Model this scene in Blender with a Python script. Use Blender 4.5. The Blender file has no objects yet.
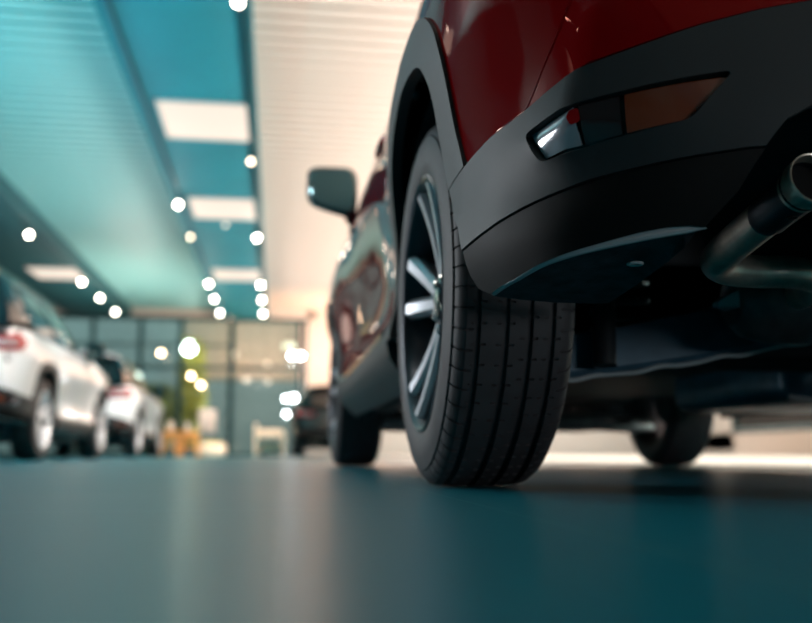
# A car showroom seen from the floor behind the left rear wheel of a dark red crossover.
import bpy, bmesh, math, random
import numpy as np
from mathutils import Vector, Matrix
from mathutils.geometry import delaunay_2d_cdt
PI = math.pi
random.seed(4)
scene = bpy.context.scene
COL = scene.collection

# ---------------------------------------------------------------- materials
def lin(c):
    return tuple((v / 255 / 12.92 if v / 255 <= .04045 else ((v / 255 + .055) / 1.055) ** 2.4) for v in c) + (1,)
def nodes(name):
    m = bpy.data.materials.new(name); m.use_nodes = True
    return m, m.node_tree.nodes, m.node_tree.links, m.node_tree.nodes['Principled BSDF']
def pm(name, rgb, rough=.5, metal=0., spec=.5, coat=0., grain=0., gscale=300., vary=0., vscale=6., coat_rough=.02):
    """principled material; grain = fine bump, vary = blotchy change of the colour"""
    m, N, L, b = nodes(name)
    col = lin(rgb)
    b.inputs['Base Color'].default_value = col
    b.inputs['Roughness'].default_value = rough
    b.inputs['Metallic'].default_value = metal
    b.inputs['Specular IOR Level'].default_value = spec
    b.inputs['Coat Weight'].default_value = coat
    b.inputs['Coat Roughness'].default_value = coat_rough
    tc = N.new('ShaderNodeTexCoord')
    if grain:
        t = N.new('ShaderNodeTexNoise'); t.inputs['Scale'].default_value = gscale; t.inputs['Detail'].default_value = 2
        L.new(tc.outputs['Object'], t.inputs['Vector'])
        bp = N.new('ShaderNodeBump'); bp.inputs['Strength'].default_value = grain; bp.inputs['Distance'].default_value = .002
        L.new(t.outputs['Fac'], bp.inputs['Height']); L.new(bp.outputs['Normal'], b.inputs['Normal'])
    if vary:
        t = N.new('ShaderNodeTexNoise'); t.inputs['Scale'].default_value = vscale; t.inputs['Detail'].default_value = 4
        L.new(tc.outputs['Object'], t.inputs['Vector'])
        r = N.new('ShaderNodeValToRGB')
        r.color_ramp.elements[0].position = .3; r.color_ramp.elements[1].position = .7
        r.color_ramp.elements[0].color = tuple(v * (1 - vary) for v in col[:3]) + (1,)
        r.color_ramp.elements[1].color = tuple(min(1, v * (1 + vary)) for v in col[:3]) + (1,)
        L.new(t.outputs['Fac'], r.inputs['Fac']); L.new(r.outputs['Color'], b.inputs['Base Color'])
    return m
def em(name, rgb, s, base=.8):
    m, N, L, b = nodes(name)
    b.inputs['Base Color'].default_value = (base, base, base, 1)
    b.inputs['Emission Color'].default_value = lin(rgb); b.inputs['Emission Strength'].default_value = s
    return m
def glass_mat(name, tint, ior=1.5):
    """thin pane: see-through with a mirror reflection that grows towards grazing"""
    m, N, L, b = nodes(name); N.remove(b)
    out = N['Material Output']
    mx = N.new('ShaderNodeMixShader'); fr = N.new('ShaderNodeFresnel'); fr.inputs['IOR'].default_value = ior
    tr = N.new('ShaderNodeBsdfTransparent'); tr.inputs['Color'].default_value = lin(tint)
    gl = N.new('ShaderNodeBsdfGlossy'); gl.inputs['Roughness'].default_value = .01
    gl.inputs['Color'].default_value = (.9, .9, .9, 1)
    L.new(fr.outputs['Fac'], mx.inputs['Fac']); L.new(tr.outputs[0], mx.inputs[1]); L.new(gl.outputs[0], mx.inputs[2])
    L.new(mx.outputs[0], out.inputs['Surface'])
    return m

# ---------------------------------------------------------------- object helpers
def link(o): COL.objects.link(o); return o
def tag(o, label=None, cat=None, group=None, kind=None):
    if label: o['label'] = label
    if cat: o['category'] = cat
    if group: o['group'] = group
    if kind: o['kind'] = kind
    return o
def empty(name, loc=(0, 0, 0), rz=0, parent=None):
    o = bpy.data.objects.new(name, None); o.empty_display_size = .2
    o.location = loc; o.rotation_euler = (0, 0, rz); o.parent = parent
    return link(o)
def mesh(name, V, F, mat, parent=None, angle=35, normals=None):
    me = bpy.data.meshes.new(name)
    me.from_pydata([tuple(map(float, v)) for v in V], [], [tuple(map(int, f)) for f in F])
    me.shade_smooth()
    me.set_sharp_from_angle(angle=math.radians(angle))
    me.materials.append(mat)
    o = bpy.data.objects.new(name, me); o.parent = parent
    return link(o)
def copy_tree(o, parent=None, skip=()):
    c = o.copy(); c.parent = parent; link(c)
    for ch in list(o.children):
        if ch.name.split('.')[0] not in skip: copy_tree(ch, c, skip)
    return c
class MB:
    """collects shapes into one mesh"""
    def __init__(s): s.V = []; s.F = []
    def add(s, V, F, M=None):
        k = len(s.V)
        for v in V:
            v = Vector(v)
            s.V.append(tuple(M @ v) if M else tuple(v))
        s.F += [tuple(i + k for i in f) for f in F]
        return s
    def box(s, c, d, bev=0., M=None, seg=2):
        bm = bmesh.new(); bmesh.ops.create_cube(bm, size=1)
        for v in bm.verts: v.co = Vector((v.co.x * d[0] + c[0], v.co.y * d[1] + c[1], v.co.z * d[2] + c[2]))
        if bev: bmesh.ops.bevel(bm, geom=bm.edges[:], offset=bev, segments=seg, profile=.5, affect='EDGES')
        bm.verts.index_update()
        s.add([v.co[:] for v in bm.verts], [[v.index for v in f.verts] for f in bm.faces], M); bm.free()
        return s
    def tube(s, P, r, n=16, caps=True, M=None):
        P = [Vector(p) for p in P]; k = len(P)
        R = r if hasattr(r, '__len__') else [r] * k
        T = [(P[min(i + 1, k - 1)] - P[max(i - 1, 0)]).normalized() for i in range(k)]
        a = Vector((0, 0, 1)) if abs(T[0].z) < .9 else Vector((1, 0, 0))
        u = T[0].cross(a).normalized(); V = []; F = []
        for i in range(k):
            u = (u - T[i] * u.dot(T[i])).normalized(); w = T[i].cross(u)
            for j in range(n):
                q = 2 * PI * j / n
                V.append(P[i] + (u * math.cos(q) + w * math.sin(q)) * R[i])
        for i in range(k - 1):
            for j in range(n):
                F.append((i * n + j, i * n + (j + 1) % n, (i + 1) * n + (j + 1) % n, (i + 1) * n + j))
        if caps: F += [tuple(range(n))[::-1], tuple(range((k - 1) * n, k * n))]
        return s.add(V, F, M)
    def lathe(s, prof, n=48, M=None, closed=False):
        """prof = (along X, radius); turns about X"""
        V = []; F = []; k = len(prof)
        for a, r in prof:
            for j in range(n):
                q = 2 * PI * j / n; V.append((a, r * math.sin(q), r * math.cos(q)))
        for i in range(k if closed else k - 1):
            b = (i + 1) % k
            for j in range(n):
                F.append((i * n + j, i * n + (j + 1) % n, b * n + (j + 1) % n, b * n + j))
        return s.add(V, F, M)
    def loft(s, rings, caps=True, M=None):
        V = [p for r in rings for p in r]; n = len(rings[0]); F = []
        for i in range(len(rings) - 1):
            for j in range(n):
                F.append((i * n + j, i * n + (j + 1) % n, (i + 1) * n + (j + 1) % n, (i + 1) * n + j))
        if caps: F += [tuple(range(n))[::-1], tuple(range((len(rings) - 1) * n, len(rings) * n))]
        return s.add(V, F, M)
    def grid(s, rows, M=None):
        V = [p for r in rows for p in r]; n = len(rows[0]); F = []
        for i in range(len(rows) - 1):
            for j in range(n - 1): F.append((i * n + j, i * n + j + 1, (i + 1) * n + j + 1, (i + 1) * n + j))
        return s.add(V, F, M)
    def build(s, name, mat, parent=None, angle=35, fix=True, loc=None):
        o = mesh(name, s.V, s.F, mat, parent, angle)
        if fix:
            bm = bmesh.new(); bm.from_mesh(o.data)
            bmesh.ops.recalc_face_normals(bm, faces=bm.faces[:]); bm.to_mesh(o.data); bm.free()
        if loc is not None: o.location = loc
        return o
def at(loc, rz=0, rx=0, ry=0):
    return Matrix.Translation(loc) @ Matrix.Rotation(rz, 4, 'Z') @ Matrix.Rotation(ry, 4, 'Y') @ Matrix.Rotation(rx, 4, 'X')
def spline(P, n=8):
    P = [Vector(p) for p in P]; out = []
    for i in range(len(P) - 1):
        a, b, c, d = P[max(i - 1, 0)], P[i], P[i + 1], P[min(i + 2, len(P) - 1)]
        for k in range(n):
            t = k / n
            out.append(.5 * ((2 * b) + (c - a) * t + (2 * a - 5 * b + 4 * c - d) * t * t + (3 * b - a - 3 * c + d) * t**3))
    return out + [P[-1]]
# ---------------------------------------------------------------- the outer skin of the car
def hermite(xs, ys):
    xs = np.array(xs, float); ys = np.array(ys, float)
    m = np.gradient(ys, xs)
    def f(x):
        x = np.clip(np.asarray(x, float), xs[0], xs[-1])
        i = np.clip(np.searchsorted(xs, x) - 1, 0, len(xs) - 2)
        h = xs[i + 1] - xs[i]; t = (x - xs[i]) / h
        return ((2*t**3 - 3*t**2 + 1) * ys[i] + (t**3 - 2*t**2 + t) * h * m[i]
                + (-2*t**3 + 3*t**2) * ys[i + 1] + (t**3 - t**2) * h * m[i + 1])
    return f
# plan outline of the left half of the body, from the middle of the nose to the middle of the tail
PLAN = np.array([(0, 3.56), (-.2, 3.55), (-.4, 3.515), (-.6, 3.43), (-.75, 3.30), (-.83, 3.14), (-.875, 2.95), (-.893, 2.7), (-.9, 2.3),
                 (-.9, 1.7), (-.9, 1.1), (-.9, .6), (-.9, .2), (-.9, -.1), (-.899, -.32), (-.89, -.47), (-.868, -.59), (-.825, -.68), (-.75, -.745),
                 (-.64, -.788), (-.5, -.815), (-.3, -.84), (-.15, -.848), (0, -.85)])
_d = np.r_[0, np.cumsum(np.hypot(*np.diff(PLAN, axis=0).T))]
_fx, _fy = hermite(_d, PLAN[:, 0]), hermite(_d, PLAN[:, 1])
_t = np.linspace(0, _d[-1], 3000)
_px, _py = _fx(_t), _fy(_t)
_s = np.r_[0, np.cumsum(np.hypot(np.diff(_px), np.diff(_py)))]
_i0 = np.argmin(np.where(_px < -.5, np.abs(_py), 9))
_s = _s - _s[_i0]                                   # s = 0 beside the rear axle, growing towards the tail
SMIN, SMAX = _s[0], _s[-1]
_tx, _ty = np.gradient(_px, _s), np.gradient(_py, _s)
_k = np.ones(41) / 41                               # soften the normals
_tx = np.convolve(np.pad(_tx, 20, 'edge'), _k, 'valid'); _ty = np.convolve(np.pad(_ty, 20, 'edge'), _k, 'valid')
_nl = np.hypot(_tx, _ty); _nx, _ny = -np.abs(_ty) / _nl, np.where(_ty < 0, 1, 1) * _tx / _nl
_nx, _ny = _ty / _nl, -_tx / _nl
if _nx[_i0] > 0: _nx, _ny = -_nx, -_ny
i_side = hermite([.15, .20, .25, .30, .34, .40, .50, .60, .70, .80, .88, .95, 1.0, 1.05, 1.2],
                 [.19, .11, .05, .016, .014, .032, .036, .024, .008, .0, .008, .028, .05, .08, .16])
i_rear = hermite([.20, .26, .30, .36, .42, .50, .58, .66, .74, .80, .90, 1.0, 1.05, 1.2],
                 [.13, .075, .045, .015, .0, .002, .010, .028, .055, .075, .085, .12, .15, .25])
i_front = hermite([.17, .25, .35, .45, .55, .65, .75, .82, .88, .95, 1.05],
                  [.12, .05, .012, 0, 0, .02, .06, .12, .20, .30, .45])
i_door = hermite([.30, .36, .45, .52, .65, .80, .92, 1.2], [0, .25, .85, 1, .66, .16, 0, 0])
def crease(z): return .705 + .42 * np.clip(z - .43, 0, .5)        # where the tail corner is creased
def body(s, z):
    """point on the outer skin of the car body"""
    s = np.asarray(s, float); z = np.asarray(z, float)
    m = np.where(s > SMAX, -1.0, 1.0) * np.where(s < SMIN, -1.0, 1.0)
    q = np.where(s > SMAX, 2 * SMAX - s, np.where(s < SMIN, 2 * SMIN - s, s))
    x, y, nx, ny = (np.interp(q, _s, a) for a in (_px, _py, _nx, _ny))
    wr = np.where(ny < 0, ny**2, 0); wf = np.where(ny > 0, ny**2, 0)
    ins = nx**2 * i_side(z) + wr * i_rear(z) + wf * i_front(z)
    fl = np.clip((z - .3) / .1, 0, 1) * np.clip((.98 - z) / .2, 0, 1)
    flare = np.exp(-(((y + .12) / .56)**4)) * (.034 - .022 * np.clip((y + .1) / .5, 0, 1)) + np.exp(-(((y - 2.655) / .56)**4)) * .026
    ins = ins - nx**2 * flare * fl
    ins = ins + nx**2 * np.exp(-((y - 1.38) / .72)**6) * .03 * i_door(z)       # hollow of the door sides
    d = np.abs(q - crease(z))
    ins = ins - .028 * np.exp(-d / .075) * np.clip((z - .40) / .05, 0, 1) * np.clip((.95 - z) / .25, 0, 1)
    return np.stack([m * (x - nx * ins), y - ny * ins, z], -1)
def body_n(s, z, e=.003):
    s = np.asarray(s, float); z = np.asarray(z, float)
    a = body(s + e, z) - body(s - e, z); b = body(s, z + e) - body(s, z - e)
    n = np.cross(a, b); n /= np.linalg.norm(n, axis=-1, keepdims=True)
    return n
# ---------------------------------------------------------------- panels cut from a curved skin
def inside(P, poly):
    x, y = P[:, 0], P[:, 1]; r = np.zeros(len(P), bool); n = len(poly)
    for i in range(n):
        x1, y1 = poly[i]; x2, y2 = poly[(i + 1) % n]
        if y1 == y2: continue
        c = ((y1 > y) != (y2 > y)) & (x < (x2 - x1) * (y - y1) / (y2 - y1) + x1)
        r ^= c
    return r
def densify(poly, h):
    out = []
    for i in range(len(poly)):
        a = np.array(poly[i]); b = np.array(poly[(i + 1) % len(poly)]); k = max(1, int(math.ceil(np.hypot(*(b - a)) / h)))
        out += [tuple(a + (b - a) * j / k) for j in range(k)]
    return out
def round_poly(poly, r, n=4):
    out = []; m = len(poly)
    for i in range(m):
        p = np.array(poly[i], float); a = np.array(poly[i - 1], float) - p; b = np.array(poly[(i + 1) % m], float) - p
        la, lb = np.hypot(*a), np.hypot(*b); d = min(r, la * .45, lb * .45)
        A, B = p + a / la * d, p + b / lb * d
        for k in range(n + 1):
            t = k / n; out.append(tuple((1 - t)**2 * A + 2 * t * (1 - t) * p + t * t * B))
    return out
def panel(name, poly, fn, mat, parent, h=.025, thick=.008, off=0., holes=(), angle=40):
    """a solid plate: the region poly minus holes of the skin fn(u, v) -> (points, normals)"""
    loops = [densify(poly, h)] + [densify(q, h) for q in holes]
    B = np.concatenate([np.array(l) for l in loops])
    lo, hi = B.min(0), B.max(0)
    gx, gy = np.meshgrid(np.arange(lo[0], hi[0], h), np.arange(lo[1], hi[1], h))
    gx = gx + (np.arange(gx.shape[0]) % 2)[:, None] * h / 2
    G = np.stack([gx.ravel(), gy.ravel()], 1)
    ok = inside(G, loops[0])
    for l in loops[1:]: ok &= ~inside(G, l)
    G = G[ok]
    if len(G):
        G = G[np.array([np.min(np.hypot(B[:, 0] - g[0], B[:, 1] - g[1])) > .55 * h for g in G])]
    pts = np.concatenate([B, G]) if len(G) else B
    edges = []; k = 0
    for l in loops:
        edges += [(k + i, k + (i + 1) % len(l)) for i in range(len(l))]; k += len(l)
    v2, e2, f2, ov, oe, of = delaunay_2d_cdt([Vector(p) for p in pts], edges, [], 0, 1e-7)
    pts = np.array([v[:] for v in v2])
    cen = np.array([pts[list(f)].mean(0) for f in f2])
    ok = inside(cen, loops[0])
    for l in loops[1:]: ok &= ~inside(cen, l)
    T = [tuple(f) for f, o in zip(f2, ok) if o]
    P, N = fn(pts[:, 0], pts[:, 1])
    a, b, c = P[T[0][0]], P[T[0][1]], P[T[0][2]]
    flip = np.dot(np.cross(b - a, c - a), N[T[0][0]]) < 0
    if flip: T = [t[::-1] for t in T]
    n = len(P); V = np.concatenate([P + N * off, P + N * (off - thick)])
    F = list(T) + [tuple(i + n for i in t[::-1]) for t in T]
    cnt = {}
    for t in T:
        for i in range(3): cnt[(t[i], t[(i + 1) % 3])] = 1
    for (i, j) in list(cnt):
        if (j, i) not in cnt: F.append((j, i, i + n, j + n))
    return mesh(name, V, F, mat, parent, angle)
def skin(s, z): return body(s, z), body_n(s, z)
def skin_r(s, z):                                    # the right side of the body
    P, N = skin(s, z); k = np.array([-1, 1, 1.]); return P * k, N * k
def house(y, t):                                     # sides of the glasshouse, t = 0 at the belt, 1 at the roof edge
    y = np.asarray(y, float); t = np.asarray(t, float)
    tp = np.clip((y - .9) / 1.2, 0, 1)**2 * .09 + np.clip((-.1 - y) / .7, 0, 1)**2 * .09
    return np.stack([-(.825 - .235 * t**1.15 + .02 * np.sin(PI * t) - tp), y, 1.0 + .46 * t - .03 * np.clip((y - 1.2) / .9, 0, 1)], -1)
def house_n(y, t, e=.004):
    a = house(y + e, t) - house(y - e, t); b = house(y, t + e) - house(y, t - e)
    n = np.cross(a, b); n /= np.linalg.norm(n, axis=-1, keepdims=True)
    return np.where(n[..., :1] > 0, -n, n)
def glasshouse(u, v): return house(u, v / .52), house_n(u, v / .52)     # v in metres up the slope
def glasshouse_r(u, v):
    P, N = glasshouse(u, v); k = np.array([-1, 1, 1.]); return P * k, N * k
def mirror_poly(poly): return list(poly) + [(2 * SMAX - s, z) for s, z in reversed(poly)]
M = dict(
    red=pm('red metallic paint', (124, 4, 8), .025, .1, .26, 0.),
    white=pm('white pearl paint', (214, 218, 222), .3, .0, .5, 1.),
    silver=pm('silver paint', (200, 206, 210), .3, .15, .5, 1.),
    dark=pm('deep teal black paint', (16, 40, 46), .3, .3, .5, 1.),
    clad=pm('charcoal moulded plastic', (40, 45, 47), .5, 0, .25, grain=.12, gscale=900),
    black=pm('black plastic', (6, 7, 7), .6, 0, .18, grain=.1, gscale=600),
    lip=pm('highlight grey', (176, 178, 180), .35, .1, .5),  # pale tone carries the light caught along the bumper lip
    under=pm('underbody coating', (24, 29, 33), .6, 0, .3, vary=.4),
    fibre=pm('fibre liner', (58, 60, 64), .85, 0, .2, grain=.5, gscale=220, vary=.4, vscale=40),
    rubber=pm('tyre rubber', (60, 57, 59), .6, 0, .4, vary=.15, vscale=25),
    alloy=pm('bright machined alloy', (186, 190, 196), .32, .75),
    alloy_dark=pm('dark grey alloy', (62, 66, 72), .32, .8),
    steel=pm('brushed stainless steel', (214, 202, 186), .34, .8, vary=.2, vscale=30),
    iron=pm('cast iron', (96, 100, 102), .5, .7, vary=.3, vscale=20),
    beam=pm('blue grey painted steel', (66, 98, 116), .42, .1, vary=.25, vscale=14),
    flange=pm('pale steel and highlight', (176, 184, 186), .4, .25),
    gloss=pm('gloss black', (8, 9, 10), .12, 0, .5, .5),
    glass=pm('tinted car glass', (8, 14, 16), .03, 0, .6, 1.),
    mirror=pm('mirror glass', (150, 190, 195), .03, 1.),
    lamp_red=pm('red lamp lens', (150, 10, 12), .12, 0, .6, 1.),
    lamp_clear=pm('clear lamp lens', (160, 158, 164), .12, .2, .6, 1.),
    lamp_orange=pm('amber lamp lens', (120, 58, 34), .15, .1, .6, 1.),
    lamp_smoke=pm('smoked lamp lens', (44, 34, 34), .10, .1, .6, 1.),
    silver_rim=pm('bright silver wheel paint', (216, 219, 224), .35, .3),
    chrome=pm('chrome', (210, 212, 214), .12, 1.),
)
M['red'].node_tree.nodes['Principled BSDF'].inputs['Specular Tint'].default_value = (1, .56, .42, 1)     # reflections tinted warm so the side mirrors brown
# ---------------------------------------------------------------- wheel (axle along X, outer face towards -X)
TR, TW = .347, .215
def make_tyre(parent):
    prof = [(-.088, .238), (-.098, .243), (-.1045, .256), (-.1075, .278), (-.1065, .298), (-.101, .317), (-.0975, .3195), (-.0965, .324), (-.092, .333), (-.083, .3405), (-.074, None)]
    tick = set()
    for a, b in ((-.070, -.059), (-.026, -.0135), (.0125, .025), (.050, .062)):
        prof += [(a - .012, None), (a - .0085, None)]
        tick |= {len(prof), len(prof) + 1}
        prof += [(a - .008, None), (a, None), (a + .0015, 'g'), (b - .0015, 'g'), (b, None), (b + .008, None), (b + .0085, None)]
        tick |= {len(prof) - 3, len(prof) - 2}
    prof += [(.074, None), (.083, .3405), (.092, .333), (.0965, .324), (.101, .317), (.1065, .298), (.1075, .278), (.1045, .256), (.098, .243), (.088, .238)]
    n = 64; V = []; F = []; cols = []; w = 2 * PI / n
    for k in range(n):
        for f, c in ((0, 0), (.10, 0), (.115, 1), (.215, 1), (.23, 0), (.42, 0), (.435, 2), (.515, 2), (.53, 0), (.74, 0), (.755, 3), (.835, 3), (.85, 0)): cols.append(((k + f) * w, c))
    m = len(prof); c = len(cols)
    for q, cut in cols:
        for i, (a, r) in enumerate(prof):
            crown = TR - .0042 * (abs(a) / .083)**2.2
            rr = crown if r is None else crown - .009 if r == 'g' else r
            if cut == 1 and .0735 <= abs(a) <= .0975: rr -= .005                       # slots in the two shoulder ribs
            if i in tick and cut == 2 + (a > 0) and r is None: rr -= .005              # short sipes beside the grooves
            V.append((a, rr * math.sin(q), rr * math.cos(q)))
    for i in range(c):
        for j in range(m - 1): F.append((i * m + j, ((i + 1) % c) * m + j, ((i + 1) % c) * m + j + 1, i * m + j + 1))
    return MB().add(V, F).build('tyre', M['rubber'], parent, 30)
M['dark_opening'] = pm('groove black', (6, 6, 7), .8, 0, .2)
def make_wheel():
    w = MB()                                        # the rim itself: barrel and outer flange
    w.lathe([(-.094, .2475), (-.102, .2465), (-.105, .2425), (-.103, .238), (-.094, .232), (-.080, .227), (-.03, .222), (.06, .226), (.094, .246), (.094, .2475),
             (.07, .236), (.02, .229), (-.04, .229), (-.08, .236)], 96, closed=True)
    root = w.build('alloy_wheel', M['alloy_dark'], None)
    sp = MB(); pk = MB()
    def arm(t0, t1, mbx, w0, w1, depth, lift):
        rings = []
        for k in range(9):
            f = k / 8; r = .045 + (.231 - .045) * f; q = t0 + (t1 - t0) * f**.8
            x = -.062 - .012 * math.sin(f * PI * .5) - .024 * f**2.5 - lift
            ww = w0 + (w1 - w0) * f; ch = ww * .24; dp = depth * (1 - .4 * f)
            sec = [(-ww / 2, x + dp), (-ww / 2, x + ch), (-ww / 2 + ch, x), (ww / 2 - ch, x), (ww / 2, x + ch), (ww / 2, x + dp)]
            rings.append([(b, r * math.sin(q) + a * math.cos(q), r * math.cos(q) - a * math.sin(q)) for a, b in sec])
        mbx.loft(rings)
    spokes = []
    for k in range(5):
        c = 2 * PI * k / 5 + .0
        mbx = MB()
        for sg in (-1, 1): arm(c + sg * .16, c + sg * .215, mbx, .034, .042, .045, 0)
        mbx.build('spoke', M['alloy'], root, 25)
    hub = MB().lathe([(-.020, .001), (-.020, .07), (-.048, .068), (-.062, .058), (-.066, .040), (-.056, .034), (-.056, .001)], 40)
    hub.build('hub', M['alloy_dark'], root)
    MB().lathe([(-.056, .031), (-.068, .031), (-.072, .027), (-.073, .0)], 32).build('centre_cap', M['gloss'], root)
    for k in range(5):
        q = 2 * PI * (k + .5) / 5
        MB().lathe([(-.050, .0105), (-.068, .010), (-.071, .007), (-.071, 0)], 6, at((0, .051 * math.sin(q), .051 * math.cos(q)))).build('lug_nut', M['chrome'], root)
    make_tyre(root)
    MB().lathe([(-.012, .0), (-.012, .142), (.010, .142), (.010, .0)], 48).build('brake_disc', M['iron'], root)
    MB().box((-.004, -.11, .05), (.06, .07, .13), .012).build('brake_caliper', M['iron'], root)
    return root
# ---------------------------------------------------------------- the crossover (origin on the floor under the middle of the rear axle, nose to +Y)
WB = 2.655
INNER = [(-.415, .33), (-.418, .42), (-.395, .52), (-.345, .61), (-.27, .675), (-.15, .715), (.0, .732), (.12, .732), (.21, .722), (.275, .704), (.312, .672),
         (.331, .63), (.336, .573), (.346, .513), (.369, .465)]
OUTER = [(-.475, .33), (-.48, .43), (-.46, .54), (-.41, .65), (-.32, .735), (-.18, .778), (-.05, .788), (.1, .788), (.24, .780), (.33, .765), (.385, .728),
         (.408, .68), (.417, .615), (.426, .540), (.451, .477)]
SEAM = [(.4515, .350), (.546, .358), (.621, .368), (.686, .376), (.737, .384), (.798, .390), (.866, .398), (.915, .403), (.937, .404)]
LIP = [(.458, .314), (.466, .294), (.495, .282), (.58, .288), (.641, .297), (.692, .304), (.737, .310), (.791, .318), (.825, .3215), (.852, .322), (.869, .320)]
CUT = [(.887, .337), (.907, .357), (.924, .384)]
RED = [(.451, .477), (.500, .483), (.553, .489), (.592, .491), (.631, .495), (.665, .501), (.703, .509), (.747, .519), (.808, .535), (.873, .554), (.941, .570), (1.002, .581), (1.12, .592),
       (1.3, .598), (SMAX, .60)]
LENS = [(.638, .463), (.665, .420), (.72, .422), (.79, .430), (.856, .439), (.907, .495), (.85, .489), (.76, .478), (.70, .470)]
CREASE = [(.631, .495), (.650, .513), (.672, .540), (.697, .573), (.720, .615), (.742, .68), (.752, .74)]
def smooth2(p): return [(float(v.x), float(v.y)) for v in spline([(a, b, 0) for a, b in p], 4)]
INNER, OUTER = smooth2(INNER), smooth2(OUTER)
def arch_front(poly): return [(-s - WB if False else s - WB, z) for s, z in poly]
FIN = [(.43, .33), (.425, .43), (.395, .52), (.345, .60), (.27, .665), (.15, .708), (0, .722), (-.15, .708), (-.27, .665), (-.345, .60), (-.395, .52), (-.425, .43), (-.43, .33)]
FOUT = [(s * 1.13, .33 + (z - .33) * 1.12) for s, z in FIN]

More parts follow.
